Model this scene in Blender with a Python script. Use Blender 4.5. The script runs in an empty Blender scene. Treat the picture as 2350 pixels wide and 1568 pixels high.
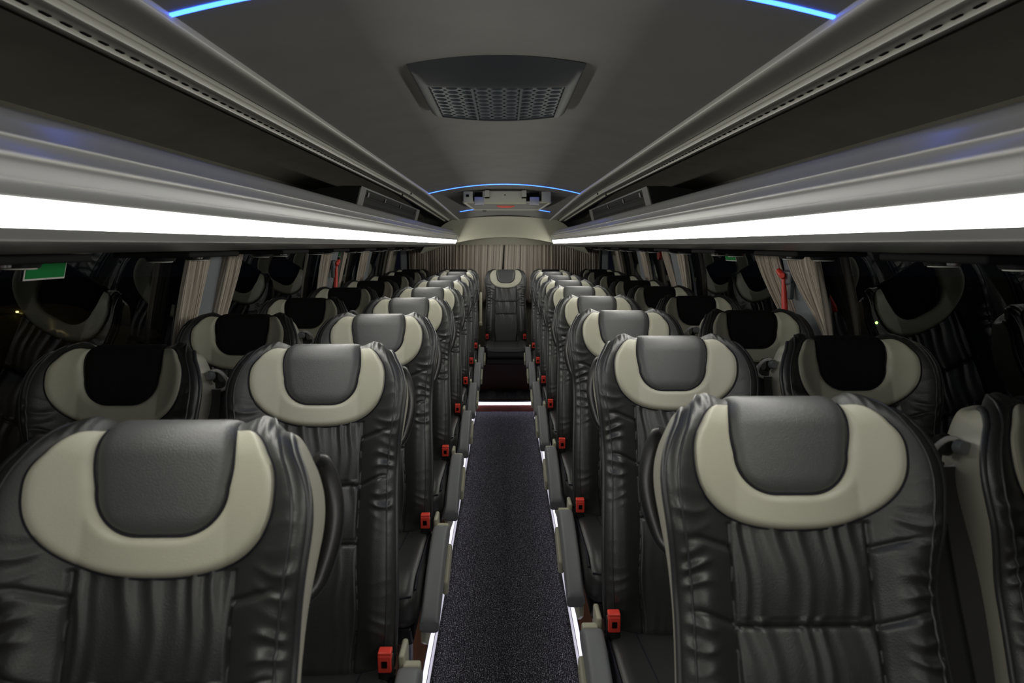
import bpy, math, random
from math import sin, cos, pi, sqrt, exp, radians
from mathutils import Vector, Matrix

random.seed(7)
S = bpy.context.scene
COL = S.collection
CAMZ = 1.52          # lens height above the aisle carpet; all Z values below are relative to it
PLAT = -1.42         # seat platform
AISLE = -1.52

# ------------------------------------------------------------------ camera / world / exposure
cam_d = bpy.data.cameras.new('camera'); cam = bpy.data.objects.new('camera', cam_d); COL.objects.link(cam)
cam.location = (0, 0, CAMZ)
cam.rotation_euler = (radians(90 - 8.03), 0, radians(-0.62))
cam_d.sensor_width = 36; cam_d.lens = 24; cam_d.clip_start = 0.02; cam_d.clip_end = 200
cam_d.dof.use_dof = True; cam_d.dof.focus_distance = 2.6; cam_d.dof.aperture_fstop = 5.6
S.camera = cam
S.view_settings.view_transform = 'Standard'; S.view_settings.look = 'None'
S.view_settings.gamma = 1; S.view_settings.use_curve_mapping = False
S.view_settings.exposure = 0.52
W = bpy.data.worlds.new('night'); S.world = W; W.use_nodes = True
W.node_tree.nodes['Background'].inputs[0].default_value = (0.006, 0.007, 0.012, 1)
W.node_tree.nodes['Background'].inputs[1].default_value = 0.25
STRIP = 17.5         # strength of the white strips along the racks
lamp_d = bpy.data.lights.new('car_fill_light', 'POINT'); lamp_d.energy = 30; lamp_d.color = (1, .75, .35); lamp_d.shadow_soft_size = .2  # added lamp without a fixture, put in to light the parked car
lamp = bpy.data.objects.new('car_fill_light', lamp_d); COL.objects.link(lamp); lamp.location = (-9.2, 12.6, CAMZ + 1.2)

# ------------------------------------------------------------------ materials
def mat(name, col, rough=.5, spec=.5, metal=0, bump=0, bscale=300, var=0, vscale=8, emit=None, estr=0, coat=0):
    m = bpy.data.materials.new(name); m.use_nodes = True
    nt = m.node_tree; b = nt.nodes['Principled BSDF']
    b.inputs['Base Color'].default_value = (*col, 1)
    b.inputs['Roughness'].default_value = rough
    b.inputs['Specular IOR Level'].default_value = spec
    b.inputs['Metallic'].default_value = metal
    if coat: b.inputs['Coat Weight'].default_value = coat; b.inputs['Coat Roughness'].default_value = .2
    tc = nt.nodes.new('ShaderNodeTexCoord')
    if var:
        n = nt.nodes.new('ShaderNodeTexNoise'); n.inputs['Scale'].default_value = vscale; n.inputs['Detail'].default_value = 4
        nt.links.new(tc.outputs['Object'], n.inputs['Vector'])
        mx = nt.nodes.new('ShaderNodeMix'); mx.data_type = 'RGBA'
        mx.inputs[6].default_value = (*[c * (1 - var) for c in col], 1); mx.inputs[7].default_value = (*[c * (1 + var) for c in col], 1)
        nt.links.new(n.outputs['Fac'], mx.inputs[0]); nt.links.new(mx.outputs[2], b.inputs['Base Color'])
    if bump:
        n = nt.nodes.new('ShaderNodeTexNoise'); n.inputs['Scale'].default_value = bscale; n.inputs['Detail'].default_value = 2
        nt.links.new(tc.outputs['Object'], n.inputs['Vector'])
        bp = nt.nodes.new('ShaderNodeBump'); bp.inputs['Strength'].default_value = bump; bp.inputs['Distance'].default_value = .001
        nt.links.new(n.outputs['Fac'], bp.inputs['Height']); nt.links.new(bp.outputs['Normal'], b.inputs['Normal'])
    if emit:
        b.inputs['Emission Color'].default_value = (*emit, 1); b.inputs['Emission Strength'].default_value = estr
    return m

M_LEATHER = mat('black_leather', (.026, .0272, .0268), .42, .7, bump=.35, bscale=420, var=.12, vscale=30)
M_PANEL = mat('grey_leather', (.066, .068, .069), .40, .65, bump=.5, bscale=520, var=.1, vscale=14)
M_VELOUR = mat('black_velour', (.010, .0105, .011), .9, .15, bump=.4, bscale=700, var=.25, vscale=40)
M_BEIGE = mat('beige_leather', (.47, .46, .365), .42, .45, bump=.25, bscale=420, var=.04, vscale=10)
M_SHELL = mat('beige_shell', (.36, .35, .285), .36, .5, bump=.2, bscale=420, var=.05, vscale=12)
M_PIPE = mat('black_piping', (.035, .037, .040), .38, .55)
M_SEAM = mat('dark_thread', (.012, .012, .022), .6, .3)
M_BLACK = mat('black_plastic', (.012, .012, .013), .35, .5)
M_ARM = mat('grey_armrest_plastic', (.18, .19, .195), .5, .4, bump=.2, bscale=900)
M_CREAM = mat('cream_plastic', (.42, .41, .30), .4, .5)
M_RED = mat('red_plastic', (.80, .06, .04), .35, .5)
M_METAL = mat('steel', (.55, .56, .60), .28, .5, metal=1)
M_WEB = mat('belt_webbing', (.055, .055, .056), .55, .4, bump=.5, bscale=1200)
M_CEIL = mat('ceiling_fabric', (.205, .202, .193), .95, .15, bump=.5, bscale=1500, var=.14, vscale=5)
M_RACKIN = mat('rack_liner_fabric', (.165, .158, .128), .95, .1, bump=.4, bscale=1500, var=.2, vscale=6)
M_RACK = mat('rack_grey_plastic', (.315, .318, .32), .3, .55, var=.03, vscale=3)
M_TUBE = mat('cream_grey_tube', (.46, .455, .41), .34, .5)
M_RAIL = mat('rail_aluminium', (.50, .49, .44), .3, .6)
M_BEAD = mat('glossy_bead', (.7, .7, .66), .14, 1.0)
M_RAILD = mat('rail_groove', (.20, .205, .21), .5, .4)
M_WALL = mat('wall_panel', (.10, .10, .095), .7, .3, bump=.3, bscale=800)
M_PILLAR = mat('pillar_panel', (.24, .26, .285), .45, .4)
M_REAR = mat('rear_panel_beige', (.40, .39, .31), .55, .35, var=.05, vscale=3)
M_HATCH = mat('hatch_cream', (.46, .45, .30), .5, .4)
M_VENT = mat('vent_grey_plastic', (.075, .088, .10), .42, .45)
M_VENTSH = mat('vent_shaded_plastic', (.030, .034, .037), .5, .4)  # darker copy of the vent plastic; the housing's shade is in the colour
M_COVER = mat('unit_cover_grey', (.17, .17, .16), .6, .3)
M_MATTE = mat('matt_black_plastic', (.010, .010, .011), .8, .15)
M_VOID = mat('vent_void', (.003, .003, .003), .9, .1)
M_GREEN = mat('green_sticker', (.0, .22, .045), .5, .3)
M_WHITE = mat('white_border', (.65, .66, .62), .5, .3)
M_WOOD_DK = mat('dark_red_wood', (.11, .030, .022), .35, .5, var=.35, vscale=9)
M_ALU = mat('aluminium', (.6, .6, .62), .25, .5, metal=1)
M_STRIP = mat('strip_diffuser', (.8, .8, .8), .4, .3, emit=(1.0, .985, .90), estr=STRIP)
M_BLUE = mat('blue_led', (.1, .2, .8), .4, .3, emit=(.03, .115, 1.0), estr=5.5)
M_FLOORLED = mat('floor_led', (.8, .8, .9), .4, .3, emit=(.90, .86, 1.0), estr=.8)
M_STEPLED = mat('step_led', (.8, .8, .9), .4, .3, emit=(.80, .78, 1.0), estr=3.0)

def ramp_mat(name, build):
    m = bpy.data.materials.new(name); m.use_nodes = True
    build(m.node_tree, m.node_tree.nodes['Principled BSDF']); return m

def carpet_nodes(nt, b):
    b.inputs['Roughness'].default_value = .95; b.inputs['Specular IOR Level'].default_value = .15
    tc = nt.nodes.new('ShaderNodeTexCoord'); mp = nt.nodes.new('ShaderNodeMapping')
    mp.inputs['Scale'].default_value = (1, .55, 1)
    nt.links.new(tc.outputs['Object'], mp.inputs[0])
    n = nt.nodes.new('ShaderNodeTexNoise'); n.inputs['Scale'].default_value = 260; n.inputs['Detail'].default_value = 3
    nt.links.new(mp.outputs[0], n.inputs['Vector'])
    r = nt.nodes.new('ShaderNodeValToRGB')
    r.color_ramp.elements[0].position = .38; r.color_ramp.elements[0].color = (.016, .011, .015, 1)
    r.color_ramp.elements[1].position = .75; r.color_ramp.elements[1].color = (.65, .66, .72, 1)
    e = r.color_ramp.elements.new(.56); e.color = (.085, .086, .10, 1)
    nt.links.new(n.outputs['Fac'], r.inputs[0]); nt.links.new(r.outputs[0], b.inputs['Base Color'])
    bp = nt.nodes.new('ShaderNodeBump'); bp.inputs['Strength'].default_value = .9; bp.inputs['Distance'].default_value = .004
    w = nt.nodes.new('ShaderNodeTexWave'); w.inputs['Scale'].default_value = 45; w.bands_direction = 'X'; w.inputs['Distortion'].default_value = 1.5
    nt.links.new(tc.outputs['Object'], w.inputs['Vector'])
    ad = nt.nodes.new('ShaderNodeMath'); ad.operation = 'ADD'
    nt.links.new(n.outputs['Fac'], ad.inputs[0]); nt.links.new(w.outputs['Fac'], ad.inputs[1])
    nt.links.new(ad.outputs[0], bp.inputs['Height']); nt.links.new(bp.outputs['Normal'], b.inputs['Normal'])
M_CARPET = ramp_mat('navy_speckled_carpet', carpet_nodes)

def wood_nodes(nt, b):
    b.inputs['Roughness'].default_value = .4
    tc = nt.nodes.new('ShaderNodeTexCoord'); mp = nt.nodes.new('ShaderNodeMapping'); mp.inputs['Scale'].default_value = (30, 2, 30)
    nt.links.new(tc.outputs['Object'], mp.inputs[0])
    n = nt.nodes.new('ShaderNodeTexNoise'); n.inputs['Scale'].default_value = 2; n.inputs['Detail'].default_value = 6
    nt.links.new(mp.outputs[0], n.inputs['Vector'])
    r = nt.nodes.new('ShaderNodeValToRGB')
    r.color_ramp.elements[0].color = (.06, .022, .012, 1); r.color_ramp.elements[1].color = (.22, .085, .05, 1)
    nt.links.new(n.outputs['Fac'], r.inputs[0]); nt.links.new(r.outputs[0], b.inputs['Base Color'])
M_WOOD = ramp_mat('brown_wood_floor', wood_nodes)

def curtain_nodes(reps):
    def f(nt, b):
        b.inputs['Roughness'].default_value = .85; b.inputs['Specular IOR Level'].default_value = .15
        tc = nt.nodes.new('ShaderNodeTexCoord'); mp = nt.nodes.new('ShaderNodeMapping'); mp.inputs['Scale'].default_value = (reps, .0, 1)
        nt.links.new(tc.outputs['UV'], mp.inputs[0])
        n = nt.nodes.new('ShaderNodeTexNoise'); n.inputs['Scale'].default_value = 1; n.inputs['Detail'].default_value = 3; n.inputs['Roughness'].default_value = .7
        nt.links.new(mp.outputs[0], n.inputs['Vector'])
        r = nt.nodes.new('ShaderNodeValToRGB')
        r.color_ramp.elements[0].position = .40; r.color_ramp.elements[0].color = (.20, .155, .135, 1)
        r.color_ramp.elements[1].position = .56; r.color_ramp.elements[1].color = (.66, .60, .52, 1)  # besides the stripes, ramp contrast paints light and dark of the rear pleats
        nt.links.new(n.outputs['Fac'], r.inputs[0]); nt.links.new(r.outputs[0], b.inputs['Base Color'])
    return f
def add_uv(o, n, m):
    me = o.data; uv = me.uv_layers.new(name='UVMap')
    for lp in me.loops:
        k = lp.vertex_index; uv.data[lp.index].uv = ((k % n) / (n - 1), (k // n) / m)
M_CURT_S = ramp_mat('striped_side_curtain', curtain_nodes(55))
M_CURT_R = ramp_mat('striped_shaded_rear_curtain', curtain_nodes(64))

def grille_nodes(nt, b):
    b.inputs['Roughness'].default_value = .85
    tc = nt.nodes.new('ShaderNodeTexCoord')
    v = nt.nodes.new('ShaderNodeTexVoronoi'); v.inputs['Scale'].default_value = 75; v.inputs['Randomness'].default_value = 0
    nt.links.new(tc.outputs['Object'], v.inputs['Vector'])
    r = nt.nodes.new('ShaderNodeValToRGB'); r.color_ramp.elements[0].position = .33; r.color_ramp.elements[0].color = (.008, .008, .008, 1)
    r.color_ramp.elements[1].position = .42; r.color_ramp.elements[1].color = (.040, .040, .036, 1)
    b.inputs['Specular IOR Level'].default_value = .15
    nt.links.new(v.outputs['Distance'], r.inputs[0]); nt.links.new(r.outputs[0], b.inputs['Base Color'])
M_PERF = ramp_mat('perforated_metal', grille_nodes)

# tinted double glazing: partly see-through, partly mirror
M_GLASS = bpy.data.materials.new('tinted_window_glass'); M_GLASS.use_nodes = True
_nt = M_GLASS.node_tree; _nt.nodes.clear()
_o = _nt.nodes.new('ShaderNodeOutputMaterial'); _mx = _nt.nodes.new('ShaderNodeMixShader')
_t = _nt.nodes.new('ShaderNodeBsdfTransparent'); _t.inputs[0].default_value = (.30, .31, .30, 1)
_g = _nt.nodes.new('ShaderNodeBsdfGlossy'); _g.inputs['Roughness'].default_value = .012; _g.inputs['Color'].default_value = (.90, .93, .92, 1)
_f = _nt.nodes.new('ShaderNodeFresnel'); _f.inputs[0].default_value = 2.6
_ge = _nt.nodes.new('ShaderNodeNewGeometry'); _ma = _nt.nodes.new('ShaderNodeMath'); _ma.operation = 'MULTIPLY_ADD'
_ma.inputs[1].default_value = 1 / 2.6 - 2.6; _ma.inputs[2].default_value = 2.6      # same index from either face of the pane
_nt.links.new(_ge.outputs['Backfacing'], _ma.inputs[0]); _nt.links.new(_ma.outputs[0], _f.inputs[0])
_nt.links.new(_f.outputs[0], _mx.inputs[0]); _nt.links.new(_t.outputs[0], _mx.inputs[1]); _nt.links.new(_g.outputs[0], _mx.inputs[2])
_nt.links.new(_mx.outputs[0], _o.inputs[0])

# ------------------------------------------------------------------ mesh helpers
class MB:
    def __init__(s): s.v = []; s.f = []
    def add(s, vs, fs):
        o = len(s.v); s.v += [tuple(p) for p in vs]; s.f += [tuple(i + o for i in f) for f in fs]; return s
    def grid(s, rows, closed_u=False, flip=False):
        n = len(rows[0]); vs = [p for r in rows for p in r]; fs = []
        for j in range(len(rows) - 1):
            for i in range(n if closed_u else n - 1):
                a = j * n + i; b = j * n + (i + 1) % n; q = (a, b, b + n, a + n)
                fs.append(q[::-1] if flip else q)
        return s.add(vs, fs)
    def box(s, x0, x1, y0, y1, z0, z1):
        vs = [(x, y, z) for z in (z0, z1) for y in (y0, y1) for x in (x0, x1)]
        return s.add(vs, [(0, 2, 3, 1), (4, 5, 7, 6), (0, 1, 5, 4), (2, 6, 7, 3), (0, 4, 6, 2), (1, 3, 7, 5)])
    def rbox(s, c, h, r, n=5, xf=None):
        """box with rounded edges: centre c, half sizes h, radius r"""
        r = min(r, min(h) * .999)
        def P(p):
            q = [max(-(h[k] - r), min(h[k] - r, p[k])) for k in range(3)]
            d = Vector([p[k] - q[k] for k in range(3)])
            if d.length > 1e-9: d = d.normalized() * r
            o = Vector([q[k] + d[k] + c[k] for k in range(3)])
            return tuple(xf(o)) if xf else tuple(o)
        def ticks(hh):
            inner = hh - r; t = [-hh + r * (1 - cos(k * pi / 2 / n)) * 1.0 for k in range(n)]
            t = [-inner - r * math.tan(pi / 4 * (1 - k / n)) for k in range(n)]
            m = max(2, int(inner * 2 / .04)); mid = [-inner + 2 * inner * k / m for k in range(m + 1)]
            return t + mid + [-x for x in reversed(t)]
        T = [ticks(hh) for hh in h]
        for ax in range(3):
            a1, a2 = (ax + 1) % 3, (ax + 2) % 3
            for sg in (-1, 1):
                rows = []
                for u in T[a1]:
                    row = []
                    for w in T[a2]:
                        p = [0, 0, 0]; p[ax] = sg * h[ax]; p[a1] = u; p[a2] = w; row.append(P(p))
                    rows.append(row)
                s.grid(rows, flip=(sg > 0))
        return s
    def tube(s, pts, r, seg=8, closed=False, flat=None):
        pts = [Vector(p) for p in pts]; n = len(pts); rows = []; up = None
        for i, p in enumerate(pts):
            a = pts[(i - 1) % n] if closed or i > 0 else pts[0]; b = pts[(i + 1) % n] if closed or i < n - 1 else pts[-1]
            t = (b - a).normalized()
            if up is None:
                up = Vector((0, 0, 1)) if abs(t.z) < .9 else Vector((1, 0, 0))
            sd = t.cross(up)
            if sd.length < 1e-5: sd = t.cross(Vector((1, .1, 0)))
            sd.normalize(); up = sd.cross(t).normalized()
            rr = r(i / max(1, n - 1)) if callable(r) else r
            fl = flat if flat else 1
            rows.append([p + sd * cos(k * 2 * pi / seg) * rr + up * sin(k * 2 * pi / seg) * rr * fl for k in range(seg)])
        if closed: rows.append(rows[0])
        s.grid(rows, closed_u=True)
        if not closed:
            s.add(rows[0], [tuple(range(seg))]); s.add(rows[-1], [tuple(reversed(range(seg)))])
        return s
    def prism_y(s, poly, y0, y1):
        n = len(poly); vs = [(x, y0, z) for x, z in poly] + [(x, y1, z) for x, z in poly]
        return s.add(vs, [(i, (i + 1) % n, (i + 1) % n + n, i + n) for i in range(n)] + [tuple(reversed(range(n))), tuple(range(n, 2 * n))])
    def prism_x(s, poly, x0, x1):
        n = len(poly); vs = [(x0, y, z) for y, z in poly] + [(x1, y, z) for y, z in poly]
        return s.add(vs, [(i, (i + 1) % n, (i + 1) % n + n, i + n) for i in range(n)] + [tuple(reversed(range(n))), tuple(range(n, 2 * n))])
    def cyl(s, c, axis, r0, r1, L, seg=20):
        c = Vector(c); t = Vector(axis).normalized(); a = t.orthogonal().normalized(); b = t.cross(a)
        def ring(r, h): return [c + t * h + (a * cos(k * 2 * pi / seg) + b * sin(k * 2 * pi / seg)) * r for k in range(seg)]
        A, B = ring(r0, 0), ring(r1, L)
        s.grid([A, B], closed_u=True); s.add(A, [tuple(reversed(range(seg)))]); s.add(B, [tuple(range(seg))]); return s
    def mirror(s):
        s.v = [(-x, y, z) for x, y, z in s.v]; s.f = [tuple(reversed(f)) for f in s.f]; return s
    def mesh(s, name, m, smooth=True):
        me = bpy.data.meshes.new(name); me.from_pydata(s.v, [], s.f)
        for p in me.polygons: p.use_smooth = smooth
        me.materials.append(m)
        return me
    def build(s, name, m, parent=None, smooth=True, weld=False, recalc=True):
        me = s.mesh(name, m, smooth)
        if weld or recalc:
            import bmesh
            bm = bmesh.new(); bm.from_mesh(me)
            if weld: bmesh.ops.remove_doubles(bm, verts=bm.verts, dist=1e-5)
            bmesh.ops.recalc_face_normals(bm, faces=bm.faces)
            bm.to_mesh(me); bm.free()
        if smooth:
            try: me.set_sharp_from_angle(angle=radians(42))
            except Exception: pass
        return link(name, me, parent)

def link(name, me, parent=None):
    o = bpy.data.objects.new(name, me); COL.objects.link(o)
    if parent is not None: o.parent = parent
    else: o.location = (0, 0, CAMZ)
    return o

def tag(o, label=None, cat=None, group=None, kind=None):
    if label: o['label'] = label
    if cat: o['category'] = cat
    if group: o['group'] = group
    if kind: o['kind'] = kind
    return o

def thing(name, label, cat, loc=(0, 0, 0), group=None):
    o = bpy.data.objects.new(name, None); COL.objects.link(o); o.empty_display_size = .1
    o.location = (loc[0], loc[1], loc[2] + CAMZ)
    return tag(o, label, cat, group)

def struct(name, mb, m, smooth=True, parent=None):
    o = mb.build(name, m, parent, smooth=smooth)
    if parent is None: o['kind'] = 'structure'
    return o

def ss(x):
    x = max(0., min(1., x)); return x * x * (3 - 2 * x)
def lerp_table(tab, x):
    if x <= tab[0][0]: return tab[0][1]
    for (a, fa), (b, fb) in zip(tab, tab[1:]):
        if x <= b: return fa + (fb - fa) * ss((x - a) / (b - a)) if False else fa + (fb - fa) * (x - a) / (b - a)
    return tab[-1][1]
def smooth_table(tab):
    """Catmull-Rom through the table, sampled"""
    def f(x):
        n = len(tab)
        if x <= tab[0][0]: return tab[0][1]
        if x >= tab[-1][0]: return tab[-1][1]
        for i in range(n - 1):
            if x <= tab[i + 1][0]:
                x0, y0 = tab[i]; x1, y1 = tab[i + 1]
                m0 = (y1 - tab[i - 1][1]) / (x1 - tab[i - 1][0]) if i > 0 else (y1 - y0) / (x1 - x0)
                m1 = (tab[i + 2][1] - y0) / (tab[i + 2][0] - x0) if i < n - 2 else (y1 - y0) / (x1 - x0)
                h = x1 - x0; t = (x - x0) / h
                return (2*t**3 - 3*t*t + 1)*y0 + (t**3 - 2*t*t + t)*h*m0 + (-2*t**3 + 3*t*t)*y1 + (t**3 - t*t)*h*m1
    return f

# ------------------------------------------------------------------ bus shell
Y0, Y1 = -2.2, 7.48
def squeeze(y):
    q = max(0., (y - 5.15) / 1.75); q = min(q, 1.15) ** 1.2
    return q
def sqz(x, y, z):
    q = squeeze(y); return (x * (1 - .22 * q), y, z * (1 - .36 * q))
def wall_x(z):
    t = max(-1.0, min(.75, z + .65)); 
    if t < 0: return 1.275
    return 1.275 - (.05 * t + .175 * t * t)

def ys(a, b, step=.25):
    n = max(1, int(round((b - a) / step))); return [a + (b - a) * i / n for i in range(n + 1)]
def sweep(mb, prof, a, b, f=sqz, step=.2, side=1, closed=False):
    rows = [[((lambda p: (p[0] * side, p[1], p[2]))(f(x, y, z))) for x, z in prof] for y in ys(a, b, step)]
    return mb.grid(rows, closed_u=closed)

# floor
fl = MB(); fl.box(-.27, .27, Y0, 6.15, AISLE - .05, AISLE); struct('floor', fl, M_CARPET, False)
pf = MB(); pf.box(-1.27, -.28, Y0, Y1, PLAT - .12, PLAT); pf.box(.28, 1.27, Y0, Y1, PLAT - .12, PLAT)
struct('trim_1', pf, M_WOOD, False)
rf = MB(); rf.box(-.28, .28, 6.17, 6.88, PLAT - .1, PLAT); struct('trim_2', rf, M_CARPET, False)
st = MB(); st.box(-.278, .278, 6.15, 6.168, AISLE, PLAT - .03); struct('trim_3', st, M_WOOD_DK, False)
nz = MB(); nz.box(-.278, .278, 6.12, 6.20, PLAT - .006, PLAT + .004); struct('trim_4', nz, M_ALU, False)
led = MB(); led.box(-.274, .274, 6.132, 6.146, PLAT - .034, PLAT - .008)
tag(led.build('step_light', M_STEPLED, smooth=False), 'white light strip under the metal nosing of the rear aisle step', 'light strip')
for sd, nm in ((-1, 'left'), (1, 'right')):
    r = MB(); x0, x1 = sorted((sd * .271, sd * .28)); r.box(x0, x1, Y0, 6.15, AISLE + .035, PLAT - .012)
    tag(r.build('aisle_edge_light', M_FLOORLED, smooth=False),
        f'long glowing white strip along the {nm} edge of the carpeted aisle', 'light strip', 'aisle floor light strips')
    a = MB(); x0, x1 = sorted((sd * .276, sd * .282)); a.box(x0, x1, Y0, 6.15, AISLE, PLAT - .001); x0, x1 = sorted((sd * .262, sd * .272)); a.box(x0, x1, Y0, 6.15, AISLE, AISLE + .018)
    struct('trim_%d' % (5 if sd < 0 else 6), a, M_ALU, False)

# ceiling
def zc(x): return .465 - .07 * (x / .575) ** 2
c = MB(); prof = [(-.585 + 1.17 * i / 32, zc(-.585 + 1.17 * i / 32)) for i in range(33)]
sweep(c, prof, Y0, 6.98); struct('ceiling', c, M_CEIL)

# ceiling tubes and louvred rails
n_tr = 7
for sd in (-1, 1):
    t = MB()
    def rz(tab): return [(x, r * x) for r, x in tab]      # (height / lateral offset, lateral offset)
    sweep(t, rz([(.698, .5744), (.690, .5745), (.683, .5748), (.675, .5752), (.667, .5762), (.660, .578), (.652, .582), (.643, .589), (.632, .601), (.618, .618), (.602, .640), (.584, .666), (.567, .692), (.5665, .696), (.575, .697)]), Y0, 7.0, side=sd)
    struct('trim_%d' % n_tr, t, M_TUBE); n_tr += 1
    g = MB(); sweep(g, rz([(.572, .694), (.550, .712)]), Y0, 7.0, side=sd); struct('trim_%d' % n_tr, g, M_VOID); n_tr += 1
    g = MB()
    sweep(g, rz([(.566, .7005), (.5575, .7002), (.5545, .7008), (.548, .7015), (.5475, .7045), (.5445, .7045), (.5435, .7025), (.536, .7035), (.527, .7055), (.523, .7090), (.512, .734), (.5005, .764), (.498, .768),
              (.496, .766), (.490, .7665), (.484, .768), (.481, .772), (.4735, .795), (.4725, .800), (.478, .802)]), Y0, 7.0, side=sd)
    struct('trim_%d' % n_tr, g, M_RAIL); n_tr += 1
    sl = MB()
    y = 0.3
    while y < 5.1:
        x0, x1 = sorted((sd * .760, sd * .767)); sl.box(x0, x1, y, y + .024, .3795, .3835); y += .056
    o = sl.build('trim_%d' % n_tr, M_VOID, smooth=False); o['kind'] = 'structure'; n_tr += 1
    cl = MB()
    for yy in (5.2,):
        for cx, cz in ((.702, .382), (.766, .374)):
            p = sqz(cx, yy, cz); cl.box(sd * p[0] - .008, sd * p[0] + .008, yy, yy + .008, p[2] - .006, p[2] + .008)
    o = cl.build('trim_%d' % n_tr, M_BLACK, smooth=False); o['kind'] = 'structure'; n_tr += 1

# luggage racks
def rsq(x, y, z):
    q = max(0., (y - 5.4) / 1.7); return (x * (1 - .07 * q), y, z)
RP = [(1.17, -.010), (.95, -.016), (.75, -.014), (.65, -.008), (.59, -.001), (.565, .003), (.554, .0075), (.5465, .0060), (.542, .011), (.534, .017), (.5325, .019)]
RP2 = [(.5175, .0505), (.514, .054), (.5115, .070), (.5125, .086), (.511, .0895), (.5095, .094), (.5125, .0985), (.5165, .104), (.5205, .1125), (.5205, .116), (.524, .118),
       (.534, .135), (.546, .147), (.560, .154), (.575, .153), (.588, .143), (.60, .12), (.615, .05), (.64, .035), (.9, .03), (1.155, .03)]
LIN = [(1.165, .03), (1.17, .12), (1.16, .24), (1.12, .32), (1.0, .362), (.88, .382), (.795, .384)]
RACK_END = 7.02
for sd, nm in ((-1, 'left'), (1, 'right')):
    t = thing('luggage_rack', f'long satin grey overhead luggage rack on the {nm} side above the window seats', 'luggage rack', (sd * .8, 0, 0), 'overhead luggage racks')
    def loc(mb):
        mb.v = [(x - sd * .8, y, z) for x, y, z in mb.v]; return mb
    a = MB(); sweep(a, RP, Y0, RACK_END, rsq, side=sd); loc(a).build('rack_underside', M_RACK, t)
    a = MB(); sweep(a, RP2, Y0, RACK_END, rsq, side=sd); loc(a).build('rack_lip', M_RACK, t)
    a = MB(); sweep(a, [(.5320, .0195), (.5275, .028), (.5210, .042), (.5180, .0500)], Y0, RACK_END - .03, rsq, side=sd); tag(loc(a).build('light_strip', M_STRIP, t), 'glowing white light strip')
    for bx, bz, br_ in ((.5098, .0935, .0034), (.5195, .1150, .0016), (.5535, .0072, .0030), (.5125, .0690, .0012)):
        a = MB(); sweep(a, [(bx + br_ * cos(q_ * pi / 5), bz + br_ * sin(q_ * pi / 5)) for q_ in range(10)], Y0, RACK_END, rsq, side=sd, closed=True); loc(a).build('rack_highlight_bead', M_BEAD, t)  # pale glossy beads added to draw the highlight lines along the rack
    a = MB(); sweep(a, LIN, Y0, 7.02, side=sd, f=lambda x, y, z: (x, y, z * (1 - .3 * squeeze(y)) if z > .1 else z)); loc(a).build('rack_liner', M_RACKIN, t)

# side walls below the windows, header above them
for sd, nm in ((-1, 'left'), (1, 'right')):
    a = MB(); zz = [PLAT - .1, -1.0, -.66]
    a.grid([[(sd * wall_x(z), y, z) for z in zz] for y in ys(Y0, Y1, .5)])
    zz = [-.004, .06, .12]
    a.grid([[(sd * min(wall_x(z), 1.18), y, z) for z in zz] for y in ys(Y0, Y1, .5)])
    struct('wall_' + nm, a, M_WALL)
    s = MB(); s.box(*sorted((sd * 1.235, sd * 1.275)), Y0, Y1, -.675, -.655); struct('trim_%d' % n_tr, s, M_WALL, False); n_tr += 1
fr = MB(); fr.box(-1.3, 1.3, Y0 - .04, Y0, PLAT - .15, .5); struct('wall_front', fr, M_WALL, False)

# windows (curved tinted panes), pillars
PILL = [(2.58, 2.86), (4.48, 4.80), (5.68, 6.02), (6.86, 7.48)]
wn = 1
for sd in (-1, 1):
    prev = Y0
    for k, (p0, p1) in enumerate(PILL):
        w = MB(); zz = [-.66 + .662 * i / 14 for i in range(15)]
        w.grid([[(sd * wall_x(z), y, z) for z in zz] for y in ys(prev, p0, .4)])
        o = w.build('window_%d' % wn, M_GLASS); o['kind'] = 'structure'; wn += 1
        # rubber frame
        f = MB()
        for yy in (prev, p0):
            f.tube([(sd * (wall_x(z) - .004), yy, z) for z in zz], .008, 6)
        f.build('window_frame', M_BLACK, o).location = (0, 0, 0)
        prev = p1
        pl = MB()
        sec = [(p0, .0), (p0 + .03, .035), ((p0 + p1) / 2, .05), (p1 - .03, .035), (p1, .0)] if k < 3 else [(p0, .0), (p0 + .02, .03), (p1, .03)]
        zz2 = [-.66 + .67 * i / 14 for i in range(15)]
        pl.grid([[(sd * (wall_x(z) - d), y, z) for z in zz2] for y, d in sec])
        struct('trim_%d' % n_tr, pl, M_REAR if k == 3 else M_PILLAR); n_tr += 1

# side curtains, gathered at each pillar
def curtain(sd, t0, t1, b0, b1, zb, label, ztop=-.020, off=.05):
    rows = []; n = 90; m = 22; npl = max(5, int(abs(t1 - t0) / .021))
    ph = random.random() * 6
    for j in range(m + 1):
        f = j / m; z = ztop + (zb - ztop) * f
        e = ss(f * .95) ** 1.15
        row = []
        for i in range(n + 1):
            a = i / n
            y = (t0 + (t1 - t0) * a) * (1 - e) + (b0 + (b1 - b0) * a) * e
            amp = .013 * (1 - .35 * f)
            d = off + amp * sin(a * npl * 2 * pi + ph + .8 * sin(f * 3)) + .004 * sin(a * npl * 5.3 + f * 2)
            row.append((sd * (wall_x(z) - d), y, z))
        rows.append(row)
    mb = MB(); mb.grid(rows)
    o = mb.build('curtain', M_CURT_S); add_uv(o, n + 1, m)
    sol = o.modifiers.new('thick', 'SOLIDIFY'); sol.thickness = .002
    tag(o, label, 'curtain', 'striped side window curtains')
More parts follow.
